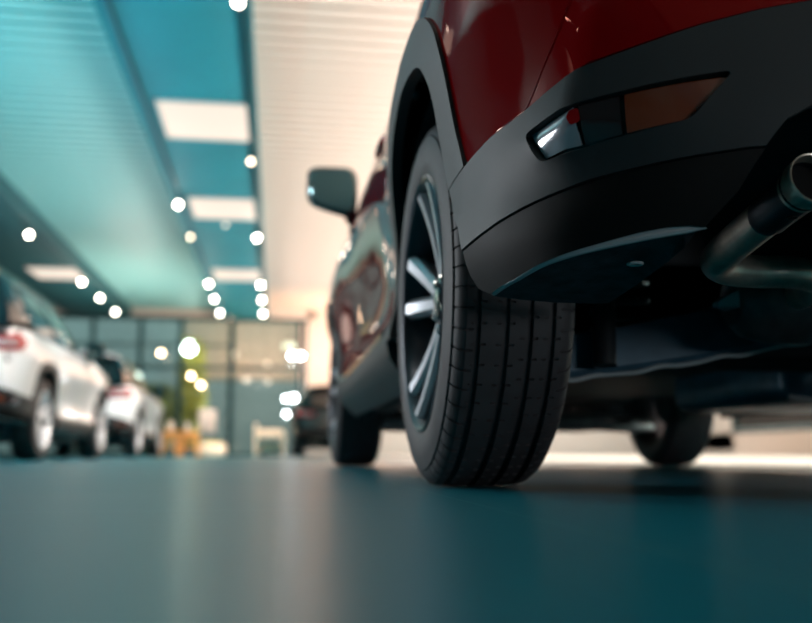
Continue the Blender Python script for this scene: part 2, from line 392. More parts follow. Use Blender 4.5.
def clean(poly): return [tuple(map(float, p)) for p in poly]
def make_car(name, paint):
    car = empty(name)
    P = lambda nm, poly, mat, side=0, **k: panel(nm, clean(poly), (skin, skin_r)[side], M[mat] if isinstance(mat, str) else mat, car, **k)
    gap = .003
    # ---- tail: red cover, black cladding, lower bumper
    red_mid = [(s, z + gap) for s, z in RED if s >= .631]
    cover = mirror_poly([(.752, .74), (.742, .68), (.720, .615), (.697, .573), (.672, .540), (.650, .513)][::1] + red_mid)
    P('bumper_cover', cover, paint, h=.03, thick=.012)
    # tailgate above the cover
    gate = mirror_poly([(.80, 1.0), (.79, .745), (1.0, .745), (1.3, .745)])
    P('tailgate', gate, paint, h=.05, thick=.012)
    clad = [(.369, .465), (.40, .420), (.430, .390)] + [(s, z + .0015) for s, z in SEAM] + [(.948, .42), (.961, .435), (.992, .451), (1.04, .457), (1.12, .457), (1.17, .43),
            (1.20, .37), (1.22, .31), (1.3, .295), (SMAX, .29)]
    top = [(s, z - .001) for s, z in RED]
    half = clad + top[::-1]
    full = clad + [(2 * SMAX - s, z) for s, z in clad[::-1]][1:] + [(2 * SMAX - s, z) for s, z in top] + top[::-1][1:]
    hole = round_poly(LENS, .012, 3)
    P('bumper_cladding', full, 'clad', h=.02, thick=.014, off=.005, holes=[hole, [(2 * SMAX - s, z) for s, z in hole]])
    for sd in (0, 1):
        low = [(s, z - .0015) for s, z in SEAM] + CUT[::-1] + LIP[::-1]
        P('lower_bumper', low, 'black', sd, h=.02, thick=.012, off=.003)
        # the rolled lip under the lower bumper
        pts = LIP[2:]
        pth = []
        for s, z in densify(pts + [pts[-1]], .02)[:-1]:
            p, nn = skin(np.array([s]), np.array([z])); p = p[0] - nn[0] * .004; p[0] *= (1, -1)[sd]; pth.append(p)
        pth = [q for i, q in enumerate(pth) if i == 0 or np.linalg.norm(q - pth[i - 1]) > .004]
        MB().tube(pth, .0055, 8).build('bumper_lip', M['lip'], car)
        # lens: backing tray, three lens segments, slim frame
        tray = P('reflector_lamp', round_poly([((s - .77) * 1.05 + .77, (z - .457) * 1.16 + .457) for s, z in LENS], .012, 3), 'gloss', sd, h=.025, thick=.01, off=-.012)
        def cut_lens(a, b):                          # the slice of the lens between two s values
            out = []; L = [((s - .77) * .965 + .77, (z - .457) * .90 + .457) for s, z in LENS]; L = densify(L, .006)
            return [p for p in L if a <= p[0] <= b]
        for nm, a, b, mt in (('clear_lens', .60, .728, 'lamp_clear'), ('smoked_lens', .7285, .782, 'lamp_smoke'), ('amber_lens', .7825, .95, 'lamp_orange')):
            q = cut_lens(a, b)
            if len(q) > 3:
                o = panel(nm, q, (skin, skin_r)[sd], M[mt], tray, h=.015, thick=.006, off=-.004)
                tag(o, {'clear_lens': 'clear white outer end of the bumper lamp', 'smoked_lens': 'smoked middle of the bumper lamp', 'amber_lens': 'amber ribbed inner end of the bumper lamp'}[nm])
        panel('red_reflector', round_poly([(.716, .461), (.721, .449), (.732, .453), (.731, .4695), (.720, .4675)], .004), (skin, skin_r)[sd], M['lamp_red'], tray, h=.01, thick=.004, off=-.001)
        # crease fold of paint, quarter panel, arch trims
        quarter = [(.4555, .4805)] + [(s, z + gap) for s, z in RED[1:5]] + [(s - .002, z) for s, z in CREASE[1:]] + [(.78, .80), (.80, 1.0), (-.40, 1.0), (-.44, .86), (-.58, .62), (-.60, .37), (-.4795, .36)] + \
                  [(s - .0015, z + .0015) for s, z in OUTER[1:-1]]
        qp = P('quarter_panel', quarter, paint, sd, h=.03, thick=.012)
        for nm, ln in (('panel_edge', [(.4555, .4805)] + [(s, z + gap) for s, z in RED[1:5]]), ('panel_crease', CREASE)):
            ln = np.array(spline([(s, z, 0) for s, z in ln], 6)); pp, nn = (skin, skin_r)[sd](ln[:, 0], ln[:, 1])
            MB().tube(list(pp - nn * .0022), .003, 8).build(nm, paint, qp)
        P('wheel_arch_trim', INNER + OUTER[::-1], 'clad', sd, h=.018, thick=.024, off=.006)
        P('wheel_arch_trim', arch_front(FIN + FOUT[::-1]), 'clad', sd, h=.03, thick=.024, off=.006)
        # doors, wing, nose
        rd = [(-.404, 1.0), (-.444, .86), (-.584, .62), (-.604, .374), (-1.318, .374), (-1.318, 1.0)]
        d1 = P('door', rd, paint, sd, h=.06, thick=.02)
        fd = [(-1.324, 1.0), (-1.324, .374), (-2.10, .374), (-2.20, .55), (-2.25, .85), (-2.22, 1.0)]
        d2 = P('door', fd, paint, sd, h=.06, thick=.02)
        for d, s0 in ((d1, -.62), (d2, -1.52)):
            x = (-.895, .895)[sd]
            hb = MB(); hb.tube(spline([(x * .975, -s0 - .10, .865), (x * .998, -s0 - .07, .868), (x * .998, -s0 + .07, .872), (x * .975, -s0 + .10, .872)], 5), .009, 10)
            hb.build('door_handle', paint, d)
        wing = [(-2.226, .98), (-2.254, .85), (-2.204, .55), (-2.12, .374), (-2.16, .37)] + [(s - WB, z) for s, z in FOUT][1:-1] + [(-3.15, .40), (-3.15, .62), (-3.0, .80), (-2.8, .90)]
        wing = [(-2.226, .98), (-2.254, .85), (-2.204, .55), (-2.12, .374), (-2.168, .374)] + [(s - WB + .002, z + .002) for s, z in FOUT[1:-1]] + [(-3.16, .40), (-3.16, .62), (-3.2, .80), (-2.8, .90)]
        P('wing_panel', wing, paint, sd, h=.05, thick=.012)
        P('sill_trim', [(-.480, .33), (-.47, .22), (-2.17, .22), (-2.165, .37), (-.607, .37), (-.487, .40)], 'clad', sd, h=.04, thick=.02, off=.006)
        q = np.linspace(-.615, -2.12, 40); pp, nn = (skin, skin_r)[sd](q, np.full(40, .366))
        MB().tube(list(pp + nn * .004), .011, 8).build('door_edge_highlight', M['chrome'], car)  # chrome strip added for the highlight along the door's lower edge
        P('head_lamp', round_poly([(-3.20, .64), (-3.22, .79), (-3.55, .76), (-3.75, .70), (-3.70, .66)], .02), 'lamp_clear', sd, h=.04, thick=.02)
        # tail lamp wraps the corner
        tl = P('tail_lamp', round_poly([(.60, .89), (.66, .83), (.99, .82), (1.12, .86), (1.0, .935), (.66, .96)], .02), 'lamp_red', sd, h=.03, thick=.02, off=.012)
        panel('inner_lens', round_poly([(.68, .865), (.96, .855), (1.02, .875), (.95, .90), (.70, .91)], .01), (skin, skin_r)[sd], M['lamp_clear'], tl, h=.03, thick=.006, off=.016)
        # glasshouse
        g = (glasshouse, glasshouse_r)[sd]
        fr = [(2.05, 0), (1.05, .52), (-.50, .52), (-.74, .0)]
        panes = [[(1.83, .035), (1.06, .455), (.66, .47), (.62, .035)], [(.56, .035), (.60, .47), (-.10, .468), (-.20, .25), (-.20, .035)], [(-.25, .06), (-.25, .30), (-.13, .455), (-.34, .42), (-.52, .10)]]
        panes = [round_poly(q, .03) for q in panes]
        panel('pillar_frame', fr, g, M['gloss'], car, h=.06, thick=.03, holes=panes)
        for q in panes: panel('side_window', q, g, M['glass'], car, h=.08, thick=.006, off=-.008)
        # mirror on its arm, pane looking back
        mx = (-1, 1)[sd]
        mb = MB(); rings = []
        for k in range(9):                            # housing: rounded shell, deeper at the outer end
            f = k / 8; y = .10 * f - .025; sc = (.90, 1.0, 1.0, .99, .96, .90, .80, .62, .34)[k]
            ring = []
            for j in range(28):
                q = 2 * PI * j / 28; cx, cz = math.cos(q), math.sin(q)
                e = .45
                ux = math.copysign(abs(cx)**e, cx) * .098; uz = math.copysign(abs(cz)**e, cz) * .090
                uz *= (1 - .16 * (ux / .1))           # taller towards the outer end
                ring.append((mx * (-.958 - ux * sc), 1.705 + y + .01 * math.copysign(1, 1), 1.066 + uz * sc + .014 * (ux / .1)))
            rings.append(ring)
        mb.loft(rings)
        mir = mb.build('door_mirror', M['dark'], car)
        gl = MB(); R0 = []
        for yy, s in ((1.688, .86), (1.684, .84)):
            R0.append([(mx * (-.958 - math.copysign(abs(math.cos(q))**.45, math.cos(q)) * .098 * s), yy,
                        1.066 + math.copysign(abs(math.sin(q))**.45, math.sin(q)) * .090 * s * (1 - .16 * math.copysign(abs(math.cos(q))**.45, math.cos(q))) + .014 * math.cos(q)) for q in [2 * PI * j / 40 for j in range(40)]])
        gl.loft(R0); gl.build('mirror_glass', M['mirror'], mir, 30)
        MB().tube([(mx * -.845, 1.78, .955), (mx * -.872, 1.765, .965), (mx * -.892, 1.745, .99), (mx * -.90, 1.73, 1.02)], [.03, .028, .026, .026], 14).build('mirror_arm', M['black'], mir)
        # inner parts of the wheel wells
        for yc in (0, WB):
            lin_ = MB(); n = 28
            for x0, x1, r in ((-.868, -.50, .405),):
                rows = [[(mx * -x, yc + r * math.cos(PI * j / n), .347 + r * math.sin(PI * j / n)) for j in range(n + 1)] for x in (-x0, -x1)]
                rows += [[(p[0], yc + (p[1] - yc) * .98, .347 + (p[2] - .347) * .98) for p in rows[1]], [(p[0], yc + (p[1] - yc) * .98, .347 + (p[2] - .347) * .98) for p in rows[0]]]
                lin_.grid([rows[0], rows[1], rows[2], rows[3], rows[0]])
            o_ = lin_.build('wheel_liner', M['under'], car)
        # spring and damper behind the rear wheel
        cp = []
        for k in range(140):
            q = 2 * PI * k / 20; cp.append((mx * -.46 + .055 * math.cos(q), .06 + .055 * math.sin(q), .26 + .26 * k / 140))
        MB().tube(cp, .0075, 8).build('coil_spring', M['iron'], car)
        MB().tube([(mx * -.56, -.11, .22), (mx * -.55, -.09, .42), (mx * -.545, -.08, .43), (mx * -.53, -.06, .66)], [.022, .022, .03, .03], 14).build('shock_absorber', M['under'], car)
        # plate behind the lower bumper, level with its lip
        sg = (1, -1)[sd]
        outer = [skin(np.array([s]), np.array([z]))[0][0] for s, z in LIP[2:]]
        outer = [Vector((p[0] * sg, p[1] + .012, p[2] + .002)) for p in outer]
        inner_ = [Vector((sg * x, y, z)) for x, y, z in ((-.845, -.452, .284), (-.80, -.445, .281), (-.755, -.442, .279), (-.70, -.446, .278), (-.679, -.454, .278), (-.677, -.53, .284), (-.677, -.604, .291), (-.68, -.67, .296), (-.682, -.72, .302))]
        k = len(outer); rows = []
        for i in range(k):
            f = i / (k - 1) * (len(inner_) - 1); j = min(int(f), len(inner_) - 2)
            b = inner_[j].lerp(inner_[j + 1], f - j)
            rows.append([tuple(outer[i].lerp(b, t / 5)) for t in range(6)])
        up = [[(p[0], p[1], p[2] + .012) for p in r] for r in rows]
        pl = MB().grid(rows).grid(up)
        pl.grid([[r[0] for r in rows], [r[0] for r in up]]).grid([[r[-1] for r in rows], [r[-1] for r in up]])
        pl.grid([rows[-1], up[-1]]).grid([rows[0], up[0]])
        pl.build('undertray', M['fibre'], car)
        ck = MB().tube([(sg * -.715 + .009 * math.cos(q), -.648 + .009 * math.sin(q), .2955) for q in [2 * PI * j / 14 for j in range(15)]], .0018, 6)
        ck.build('push_clip', M['lip'], car)
    # ---- glazing across the car
    def wide(pL, pR, bulge, n=14, thick=.008):
        rows = []
        for a, b in zip(pL, pR):
            rows.append([(a[0] + (b[0] - a[0]) * j / n, a[1] + bulge[0] * math.sin(PI * j / n)**.7, a[2] + bulge[1] * math.sin(PI * j / n)**.7) for j in range(n + 1)])
        return rows
    def solid(rows, d):
        dn = [[(p[0] + d[0], p[1] + d[1], p[2] + d[2]) for p in r] for r in rows]
        m = MB().grid(rows).grid(dn)
        for a, b in ((rows[0], dn[0]), (rows[-1], dn[-1]), ([r[0] for r in rows], [r[0] for r in dn]), ([r[-1] for r in rows], [r[-1] for r in dn])): m.grid([a, b])
        return m
    tt = np.linspace(0, 1, 9)
    L = [house(2.05 - t * 1.0, t) for t in tt]; Rr = [p * np.array([-1, 1, 1]) for p in L]
    solid(wide(L, Rr, (.22, .02)), (0, -.006, -.01)).build('windscreen', M['glass'], car)
    L = [house(-.74 + t * .24, t) for t in tt]; Rr = [p * np.array([-1, 1, 1]) for p in L]
    solid(wide(L, Rr, (-.10, .02)), (0, .01, -.006)).build('rear_window', M['glass'], car)
    yy = np.linspace(1.05, -.50, 18)
    L = [house(y, 1.0) for y in yy]; Rr = [p * np.array([-1, 1, 1]) for p in L]
    rows = []
    for i, (a, b) in enumerate(zip(L, Rr)):
        e = abs(i / 17 * 2 - 1)**6
        rows.append([(a[0] + (b[0] - a[0]) * j / 16, a[1] + (.22 * math.sin(PI * j / 16)**.7 * max(0, 1 - i / 4) - .10 * math.sin(PI * j / 16)**.7 * max(0, 1 - (17 - i) / 4)), a[2] + (.075 - .045 * e) * math.sin(PI * j / 16)**.8) for j in range(17)])
    solid(rows, (0, 0, -.02)).build('roof', paint, car)
    sp_ = MB(); sp_.loft([[(x, y, z) for y, z in ((-.50, 1.505 - abs(x)**2 * .12), (-.74, 1.475 - abs(x)**2 * .12), (-.74, 1.455 - abs(x)**2 * .12), (-.48, 1.47 - abs(x)**2 * .12))] for x in np.linspace(-.57, .57, 13)])
    sp_.build('roof_spoiler', paint, car)
    # ledge between the body and the glasshouse
    ss = np.linspace(-2.2, SMAX, 80)
    pb = body(ss, np.full(80, .995)); inn = []
    for p in pb:
        y = np.clip(p[1], -.74, 2.05); q = house(y, .0)
        x = -min(abs(p[0]), abs(q[0]) + .0); yq = p[1] + .06 if p[1] < -.70 else p[1]
        inn.append((x * (.97 if p[1] < -.6 else 1), yq, 1.012))
    rows = [[tuple(p), tuple(np.array(p) * .3 + np.array(q) * .7 + np.array([0, 0, .008])), q] for p, q in zip(pb, inn)]
    rr2 = [[(-p[0], p[1], p[2]) for p in r] for r in rows]
    rows = rows + rr2[::-1][1:]
    solid(rows, (0, 0, -.02)).build('belt_moulding', M['black'], car)
    # ---- nose
    hs = np.linspace(2.0, 3.50, 16); rows = []
    for y in hs:
        f = (y - 2.0) / 1.5
        hw = float(np.interp(y, [2.0, 2.5, 2.9, 3.2, 3.4, 3.5], [.80, .80, .77, .68, .55, .40])); z0 = .975 - .15 * f**1.5
        rows.append([(hw * (j / 8 - 1), y, z0 + .05 * (1 - (j / 8 - 1)**2)) for j in range(17)])
    solid(rows, (0, 0, -.02)).build('bonnet', paint, car)
    nose = [(-3.165, .22), (SMIN, .20), (SMIN, .62)]
    bm_ = [(-3.165, .40), (-3.165, .615), (-3.75, .64), (-3.80, .46), (SMIN, .46)]
    f2 = [(SMIN - (s - SMIN), z) for s, z in bm_[::-1]]
    low_ = [(-3.165, .24), (-3.165, .395), (SMIN, .44)]; lowm = [(2 * SMIN - s, z) for s, z in low_[::-1]]
    P('front_bumper', low_ + lowm[1:], 'clad', h=.06, thick=.015)
    for sd in (0, 1): P('bumper_corner', [(-3.165, .40), (-3.165, .615), (-3.70, .635), (-3.80, .46)], paint, sd, h=.05, thick=.015)
    gr = [(-3.805, .445), (-3.71, .68), (SMIN, .72)]; grm = [(2 * SMIN - s, z) for s, z in gr[::-1]]
    P('grille', gr + grm[1:], 'gloss', h=.05, thick=.015, off=-.01)
    # ---- underside
    ub = MB()
    ub.box((0, 2.85, .205), (.92, 1.1, .03), .01).box((0, 1.2, .325), (1.45, 1.9, .04), .012).box((0, .1, .55), (1.0, 1.55, .05), .01).box((0, -.35, .50), (1.25, .70, .06), .02)
    ub.box((0, .47, .42), (1.1, .05, .30), .01).box((-.70, 1.3, .27), (.08, 1.7, .08), .012).box((.70, 1.3, .27), (.08, 1.7, .08), .012)
    ub.box((0, 2.75, .55), (.70, 1.1, .5), .05).box((0, -.74, .58), (1.1, .06, .14), .02).box((0, .25, .75), (1.4, 1.9, .3), .05)
    ub.build('underbody', M['under'], car)
    MB().lathe([(-.10, .001), (-.10, .26), (.06, .28), (.10, .28)], 40, at((.12, -.42, .50)) @ Matrix.Rotation(PI / 2, 4, 'Y')).build('spare_wheel_well', M['under'], car)
    fb = MB(); fb.box((.40, .84, .285), (.50, .72, .18), .05, seg=4); fb.build('fuel_tank', M['beam'], car)
    MB().tube([(.16, .50, .206), (.22, .482, .196), (.50, .48, .194), (.63, .50, .204)], .007, 8).build('tank_strap', M['flange'], car)
    # axle beam: box section that rises towards the middle, its lower flange pale to carry the highlight there
    rings = []; edge = []
    for k in range(33):
        u = k / 16 - 1; x = u * .69; a = 1 - abs(u)
        zb = .204 + .085 * max(0, min(1, (a - .12) / .75))**1.2; h_ = .075 + .035 * a
        rings.append([(x, y, z) for y, z in ((-.055, zb), (-.062, zb + .01), (-.055, zb + h_), (.03, zb + h_ + .01), (.055, zb + h_), (.055, zb), (.04, zb - .004), (-.045, zb - .004))])
        edge.append((x, -.052 + .006 * math.sin(k * 1.9), zb - .004 + .003 * math.sin(k * 2.3)))
    MB().loft(rings).build('axle_beam', M['beam'], car, 30)
    MB().tube(spline(edge, 4), .005, 8).build('beam_flange', M['flange'], car)
    for mx in (-1, 1):
        MB().loft([[(mx * (.60 + dx), y, z + dz) for dx, dz in ((-.03, -.03), (.03, -.03), (.03, .03), (-.03, .03))] for y, z in ((-.04, .25), (.2, .27), (.45, .30))]).build('trailing_arm', M['beam'], car)
        MB().lathe([(-.07, .02), (-.07, .05), (.05, .06), (.05, .02)], 24, at((mx * .66, 0, .347))).build('hub_carrier', M['iron'], car)
    # front suspension and subframe, seen far under the car
    MB().box((0, WB - .15, .20), (.72, .50, .07), .02).box((0, WB + .25, .24), (.9, .12, .09), .02).build('subframe', M['iron'], car)
    for mx in (-1, 1):
        MB().tube(spline([(mx * .33, WB - .22, .20), (mx * .52, WB - .12, .195), (mx * .68, WB, .20)], 5), [.035] * 11, 12).tube([(mx * .33, WB + .15, .20), (mx * .68, WB + .02, .20)], .022, 12).build('control_arm', M['flange'], car)
        MB().tube([(mx * .64, WB, .20), (mx * .63, WB, .42), (mx * .60, WB - .02, .75)], [.05, .045, .03], 14).build('front_strut', M['iron'], car)
        MB().tube([(mx * .10, WB - .02, .32), (mx * .66, WB, .345)], .018, 12).build('drive_shaft', M['iron'], car)
    # exhausts: tip, sleeve, swept pipe into the muffler
    MB().lathe([(-.36, .012), (-.355, .045), (-.33, .068), (-.29, .076), (.29, .076), (.33, .068), (.355, .045), (.36, .012)], 40, at((0, -.205, .331))).build('muffler', M['iron'], car)
    MB().loft([[(-.392, -.225, .318), (-.392, -.205, .318), (-.392, -.205, .325), (-.392, -.225, .325)], [(-.345, -.24, .312), (-.345, -.18, .312), (-.345, -.18, .352), (-.345, -.24, .352)]]).build('muffler_bracket', M['flange'], car)
    for mx in (-1, 1):
        pth = spline([(mx * a, b, c) for a, b, c in ((.5535, -.690, .356), (.552, -.62, .3445), (.548, -.555, .335), (.532, -.505, .332), (.500, -.478, .329), (.450, -.466, .329), (.38, -.455, .331), (.30, -.40, .328), (.27, -.27, .33))], 7)
        ep = MB().tube(pth, .0245, 24).build('exhaust_pipe', M['steel'], car)
        a = Vector((mx * .5525, -.786, .3715)); b = Vector((mx * .5535, -.675, .3525)); d = (b - a)
        sl = MB().tube([a + d * t for t in (.12, .2, .75, .9, 1.0)], [.0285, .027, .026, .0265, .0235], 32, caps=False)
        sl.build('pipe_sleeve', M['alloy_dark'], ep)
        tm = Matrix.Translation(a) @ d.to_track_quat('X', 'Z').to_matrix().to_4x4(); l = d.length
        MB().lathe([(.25 * l, .0265), (.16 * l, .0308), (.03 * l, .0312), (.0, .0318), (-.0015, .0308), (-.001, .0295), (.06 * l, .0285), (.3 * l, .0275)], 56, tm).build('exhaust_tip', M['steel'], ep, 60)
        MB().tube([a + d * .2, a + d * .26], .0279, 32).build('pipe_mouth_dark', M['dark_opening'], ep)  # black disc set in the tip for the dark inside the pipe
        q = a + d * .45
        MB().lathe([(-.001, 0), (-.001, .006), (.002, .006), (.002, 0)], 16, Matrix.Translation(q + Vector((mx * .002, -.003, -.0245))) @ Matrix.Rotation(PI / 2, 4, 'Y')).build('drain_hole', M['dark_opening'], ep)
    # ---- wheels
    w = make_wheel(); w.parent = car; w.location = (-.7825, 0, TR)
    for x, y, rz in ((-.7825, WB, 0), (.7825, 0, PI), (.7825, WB, PI)):
        c = copy_tree(w, car); c.location = (x, y, TR); c.rotation_euler = (0, 0, rz)
    return car
# ---------------------------------------------------------------- the hall: camera near the world origin, hall runs along +Y
XL, XR, YB, YF, HC, HS = -8.6, 12.0, -8.0, 26.0, 4.05, 3.80
def structure(o): o['kind'] = 'structure'; return o
def floor_mat():
    m, N, L, b = nodes('dark teal floor tile')
    tc = N.new('ShaderNodeTexCoord')
    sep = N.new('ShaderNodeSeparateXYZ'); L.new(tc.outputs['Object'], sep.inputs[0])
    def math_(op, a, c=None, d=None):
        n = N.new('ShaderNodeMath'); n.operation = op
        for i, v in enumerate((a, c, d)):
            if v is None: continue
            if isinstance(v, (int, float)): n.inputs[i].default_value = v
            else: L.new(v, n.inputs[i])
        return n.outputs[0]
    jx = math_('PINGPONG', math_('ADD', sep.outputs['X'], 11.755), .6)
    jy = math_('PINGPONG', math_('ADD', sep.outputs['Y'], 22.97 - 1.03 * 0 + .0), .6)
    jl = math_('MINIMUM', jx, jy)
    joint = math_('LESS_THAN', jl, .002)
    n1 = N.new('ShaderNodeTexNoise'); n1.inputs['Scale'].default_value = .8; n1.inputs['Detail'].default_value = 2
    n2 = N.new('ShaderNodeTexNoise'); n2.inputs['Scale'].default_value = 420; n2.inputs['Detail'].default_value = 2
    L.new(tc.outputs['Object'], n1.inputs['Vector']); L.new(tc.outputs['Object'], n2.inputs['Vector'])
    r = N.new('ShaderNodeValToRGB'); r.color_ramp.elements[0].position = .3; r.color_ramp.elements[1].position = .72
    r.color_ramp.elements[0].color = lin(FLOOR_A); r.color_ramp.elements[1].color = lin(FLOOR_B)
    L.new(n1.outputs['Fac'], r.inputs['Fac'])
    mx = N.new('ShaderNodeMix'); mx.data_type = 'RGBA'
    L.new(joint, mx.inputs['Factor']); L.new(r.outputs['Color'], mx.inputs['A']); mx.inputs['B'].default_value = lin((70, 128, 136))
    L.new(mx.outputs['Result'], b.inputs['Base Color'])
    ro = N.new('ShaderNodeMapRange'); ro.inputs['To Min'].default_value = FLOOR_R - .04; ro.inputs['To Max'].default_value = FLOOR_R + .06
    L.new(n1.outputs['Fac'], ro.inputs['Value']); L.new(ro.outputs[0], b.inputs['Roughness'])
    bp = N.new('ShaderNodeBump'); bp.inputs['Strength'].default_value = .02; bp.inputs['Distance'].default_value = .0006
    L.new(n2.outputs['Fac'], bp.inputs['Height']); L.new(bp.outputs['Normal'], b.inputs['Normal'])
    b.inputs['Specular IOR Level'].default_value = .28
    return m
FLOOR_A, FLOOR_B, FLOOR_R = (0, 96, 112), (3, 106, 121), .33
fm = floor_mat()
structure(MB().box(((XL + XR) / 2, (YB + YF) / 2, -.05), (XR - XL + .4, YF - YB + .4, .1)).build('floor', fm))
structure(MB().box(((2.35 + XR) / 2, 13.0, .002), (XR - 2.35, 20.0, .004)).build('floor', pm('pale sunlit floor', (240, 230, 222), .3)))  # pale floor zone added so the sun patch shows white
teal_wall = pm('dark teal wall paint', (18, 70, 76), .6, grain=.05)
beige_wall = pm('warm beige wall paint', (198, 192, 184), .7, grain=.05)
teal_soffit = pm('teal soffit paint', (0, 142, 160), .6, grain=.04, vary=.06, vscale=1.5)
rib_teal = pm('pale aqua ribbed ceiling sheet', (132, 196, 196), .5)  # sheet taken as white; teal cast of the light put into the colour
rib_beige = pm('pale beige ribbed ceiling sheet', (226, 216, 204), .5)  # same white sheet with the warm cast put into the colour
frame_teal = pm('dark teal window frame', (12, 62, 68), .4, .2)
pane = glass_mat('clear window pane', (206, 222, 222))
# walls
structure(MB().box((XL - .1, (YB + YF) / 2, 2.05), (.2, YF - YB, 4.1)).build('wall_left', teal_wall))
structure(MB().box(((XL + XR) / 2, YB - .1, 2.05), (XR - XL + .4, .2, 4.1)).build('wall_back', teal_wall))
wr = MB().box((XR + .1, (YB + YF) / 2, .30), (.2, YF - YB, .60)).box((XR + .1, (YB + YF) / 2, 3.95), (.2, YF - YB, .4)).box((XR + .1, (YB + 3) / 2, 2.1), (.2, 3 - YB, 3.9)).box((XR + .1, 24.5, 2.1), (.2, 3, 3.9))
structure(wr.build('wall_right', beige_wall))
wf = MB().box((6.48, YF + .1, 2.05), (11.24, .2, 4.1)).box((XL / 2 + .5, YF + .1, 3.98), (-XL + 1.2, .2, .26))
structure(wf.build('wall_far', beige_wall))
# ribbed ceiling sheets between the soffits
def ribbed(name, x0, x1, mat):
    p, d = .24, .11; ys = []; 
    n = int((YF + .1 - YB) / p)
    for k in range(n + 1):
        for f, z in ((0, 0), (.68, 0), (.685, d), (.995, d)): ys.append((YB + (k + f) * p, HC + z))
    rows = [[(x0, y, z) for y, z in ys], [(x1, y, z) for y, z in ys]]
    m = MB().grid(rows)
    m.box(((x0 + x1) / 2, (YB + YF) / 2, HC + .08), (x1 - x0, YF - YB + .4, .04))
    o = m.build(name, mat, angle=20, fix=False)
    return structure(o)
ribbed('ceiling', -1.60, -4.05, rib_teal)
ribbed('ceiling', XL, -5.55, rib_teal)
ribbed('ceiling', -.28, XR, rib_beige)
structure(MB().box((-.93, (YB + YF) / 2, (HS + HC) / 2 + .05), (1.30, YF - YB, HC - HS + .1), .012).build('trim_1', teal_soffit))
structure(MB().box((-4.80, (YB + YF) / 2, (HS + HC) / 2 + .05), (1.62, YF - YB, HC - HS + .1), .012).build('trim_2', pm('shaded teal soffit paint', (0, 82, 90), .6, grain=.04)))  # darker copy of the soffit paint, its shade put into the colour
structure(MB().box((-1.565, (YB + YF) / 2, HS - .004), (.03, YF - YB, .03), .006).build('trim_3', teal_soffit))
structure(MB().box((-.295, (YB + YF) / 2, HS - .02), (.05, YF - YB, .07), .006).build('trim_4', pm('mid teal edge trim', (0, 96, 106), .5)))
# glazed end wall
def frame(name, bars, panes, parent_kind='structure'):
    f = MB()
    for c, d in bars: f.box(c, d, .008)
    o = structure(f.build(name, frame_teal))
    for c, d in panes:
        g = MB().box(c, d).build('pane', pane, o)
    return o
yw = YF + .05
bars = [((x, yw, 1.92), (w, .12, 3.86)) for x, w in ((-8.5, .12), (-6.4, .12), (-5.0, .12), (-3.72, .13), (-2.63, .13), (-1.24, .16))]
bars += [((-4.9, yw, z), (7.4, .10, w)) for z, w in ((.06, .12), (2.42, .10), (3.05, .06), (3.80, .12))]
xs = [-8.5, -6.4, -5.0, -3.72, -2.63, -1.24]
frame('window_1', bars, [(((a + b) / 2, yw, 1.92), (b - a - .1, .012, 3.75)) for a, b in zip(xs, xs[1:])])
bars = [((x, yw, 1.92), (w, .12, 3.86)) for x, w in ((.64, .14), (.82, .10))]
bars += [((-.20, yw, z), (2.0, .10, w)) for z, w in ((2.42, .12), (3.80, .12), (.03, .06))]
d1 = frame('door_1', bars, [((-.30, yw, 1.22), (1.72, .012, 2.32)), ((-.30, yw, 3.12), (1.72, .012, 1.26))])
MB().tube([(.42, yw - .06, .95), (.42, yw - .10, 1.0), (.42, yw - .10, 1.45), (.42, yw - .06, 1.5)], .016, 10).build('door_handle', M['chrome'], d1)
ys = [3, 7, 11, 15, 19, 23]
bars = [((XR + .05, y, 2.2), (.12, .12, 3.2)) for y in ys] + [((XR + .05, 13, z), (.12, 20, .1)) for z in (.64, 3.72)]
frame('window_2', bars, [((XR + .05, (a + b) / 2, 2.2), (.012, b - a - .1, 3.0)) for a, b in zip(ys, ys[1:])])
# outside the end wall
structure(MB().box((-3, 32, -.06), (26, 12, .1)).build('pavement', pm('grey paving', (120, 128, 126), .8, vary=.1)))
structure(MB().box((-3, 36, 3), (30, .3, 6.2)).build('outside_wall', pm('blue grey render', (178, 184, 186), .8, vary=.06, vscale=1)))
bul = MB().box((-.6, 30.4, 3.5), (4.6, 1.4, 2.1), .02).box((-.6, 29.66, 2.58), (4.6, .2, .22), .02)
structure(bul.build('outside_canopy', pm('pinkish beige fascia', (226, 190, 170), .7)))

# ---------------------------------------------------------------- lights of the hall
def thing(name, label, cat, loc=(0, 0, 0), rz=0, group=None): return tag(empty(name, loc, rz), label, cat, group)
diff = em('ceiling panel diffuser', (255, 238, 220), .95, .08)
white_trim = pm('white lamp trim', (225, 222, 215), .5)
def panel_light(x, y, label, group=None):
    t = thing('ceiling_panel_light', label, 'ceiling light', (x, y, HS), 0, group)
    f = MB()
    for sx in (-1, 1): f.box((sx * .485, 0, -.012), (.03, 1.2, .03), .004)
    for sy in (-1, 1): f.box((0, sy * .585, -.012), (1.0, .03, .03), .004)
    f.build('frame', white_trim, t)
    MB().box((0, 0, -.006), (.95, 1.15, .014), .003).build('diffuser', diff, t)
    return t
PG = 'square panel lights along the teal soffits'
panel_light(-.845, 10.2, 'large square warm white panel light, the closest one on the middle teal soffit')
panel_light(-.845, 14.0, 'square warm white panel light, second from the camera on the middle teal soffit')
panel_light(-.845, 19.35, 'square warm white panel light, farthest one on the middle teal soffit')
panel_light(-4.58, 19.7, 'dim looking square panel light on the teal soffit above the white cars')
for y in (5.6, 1.0, -3.5): panel_light(-.845, y, 'square panel light on the middle teal soffit above and behind the camera', PG)
for y in (9.0, 3.0): panel_light(-4.58, y, 'square panel light on the side teal soffit beyond the frame edge', 'panel lights on the side soffit')
rail_m = pm('black track rail', (0, 84, 94), .5, .0)
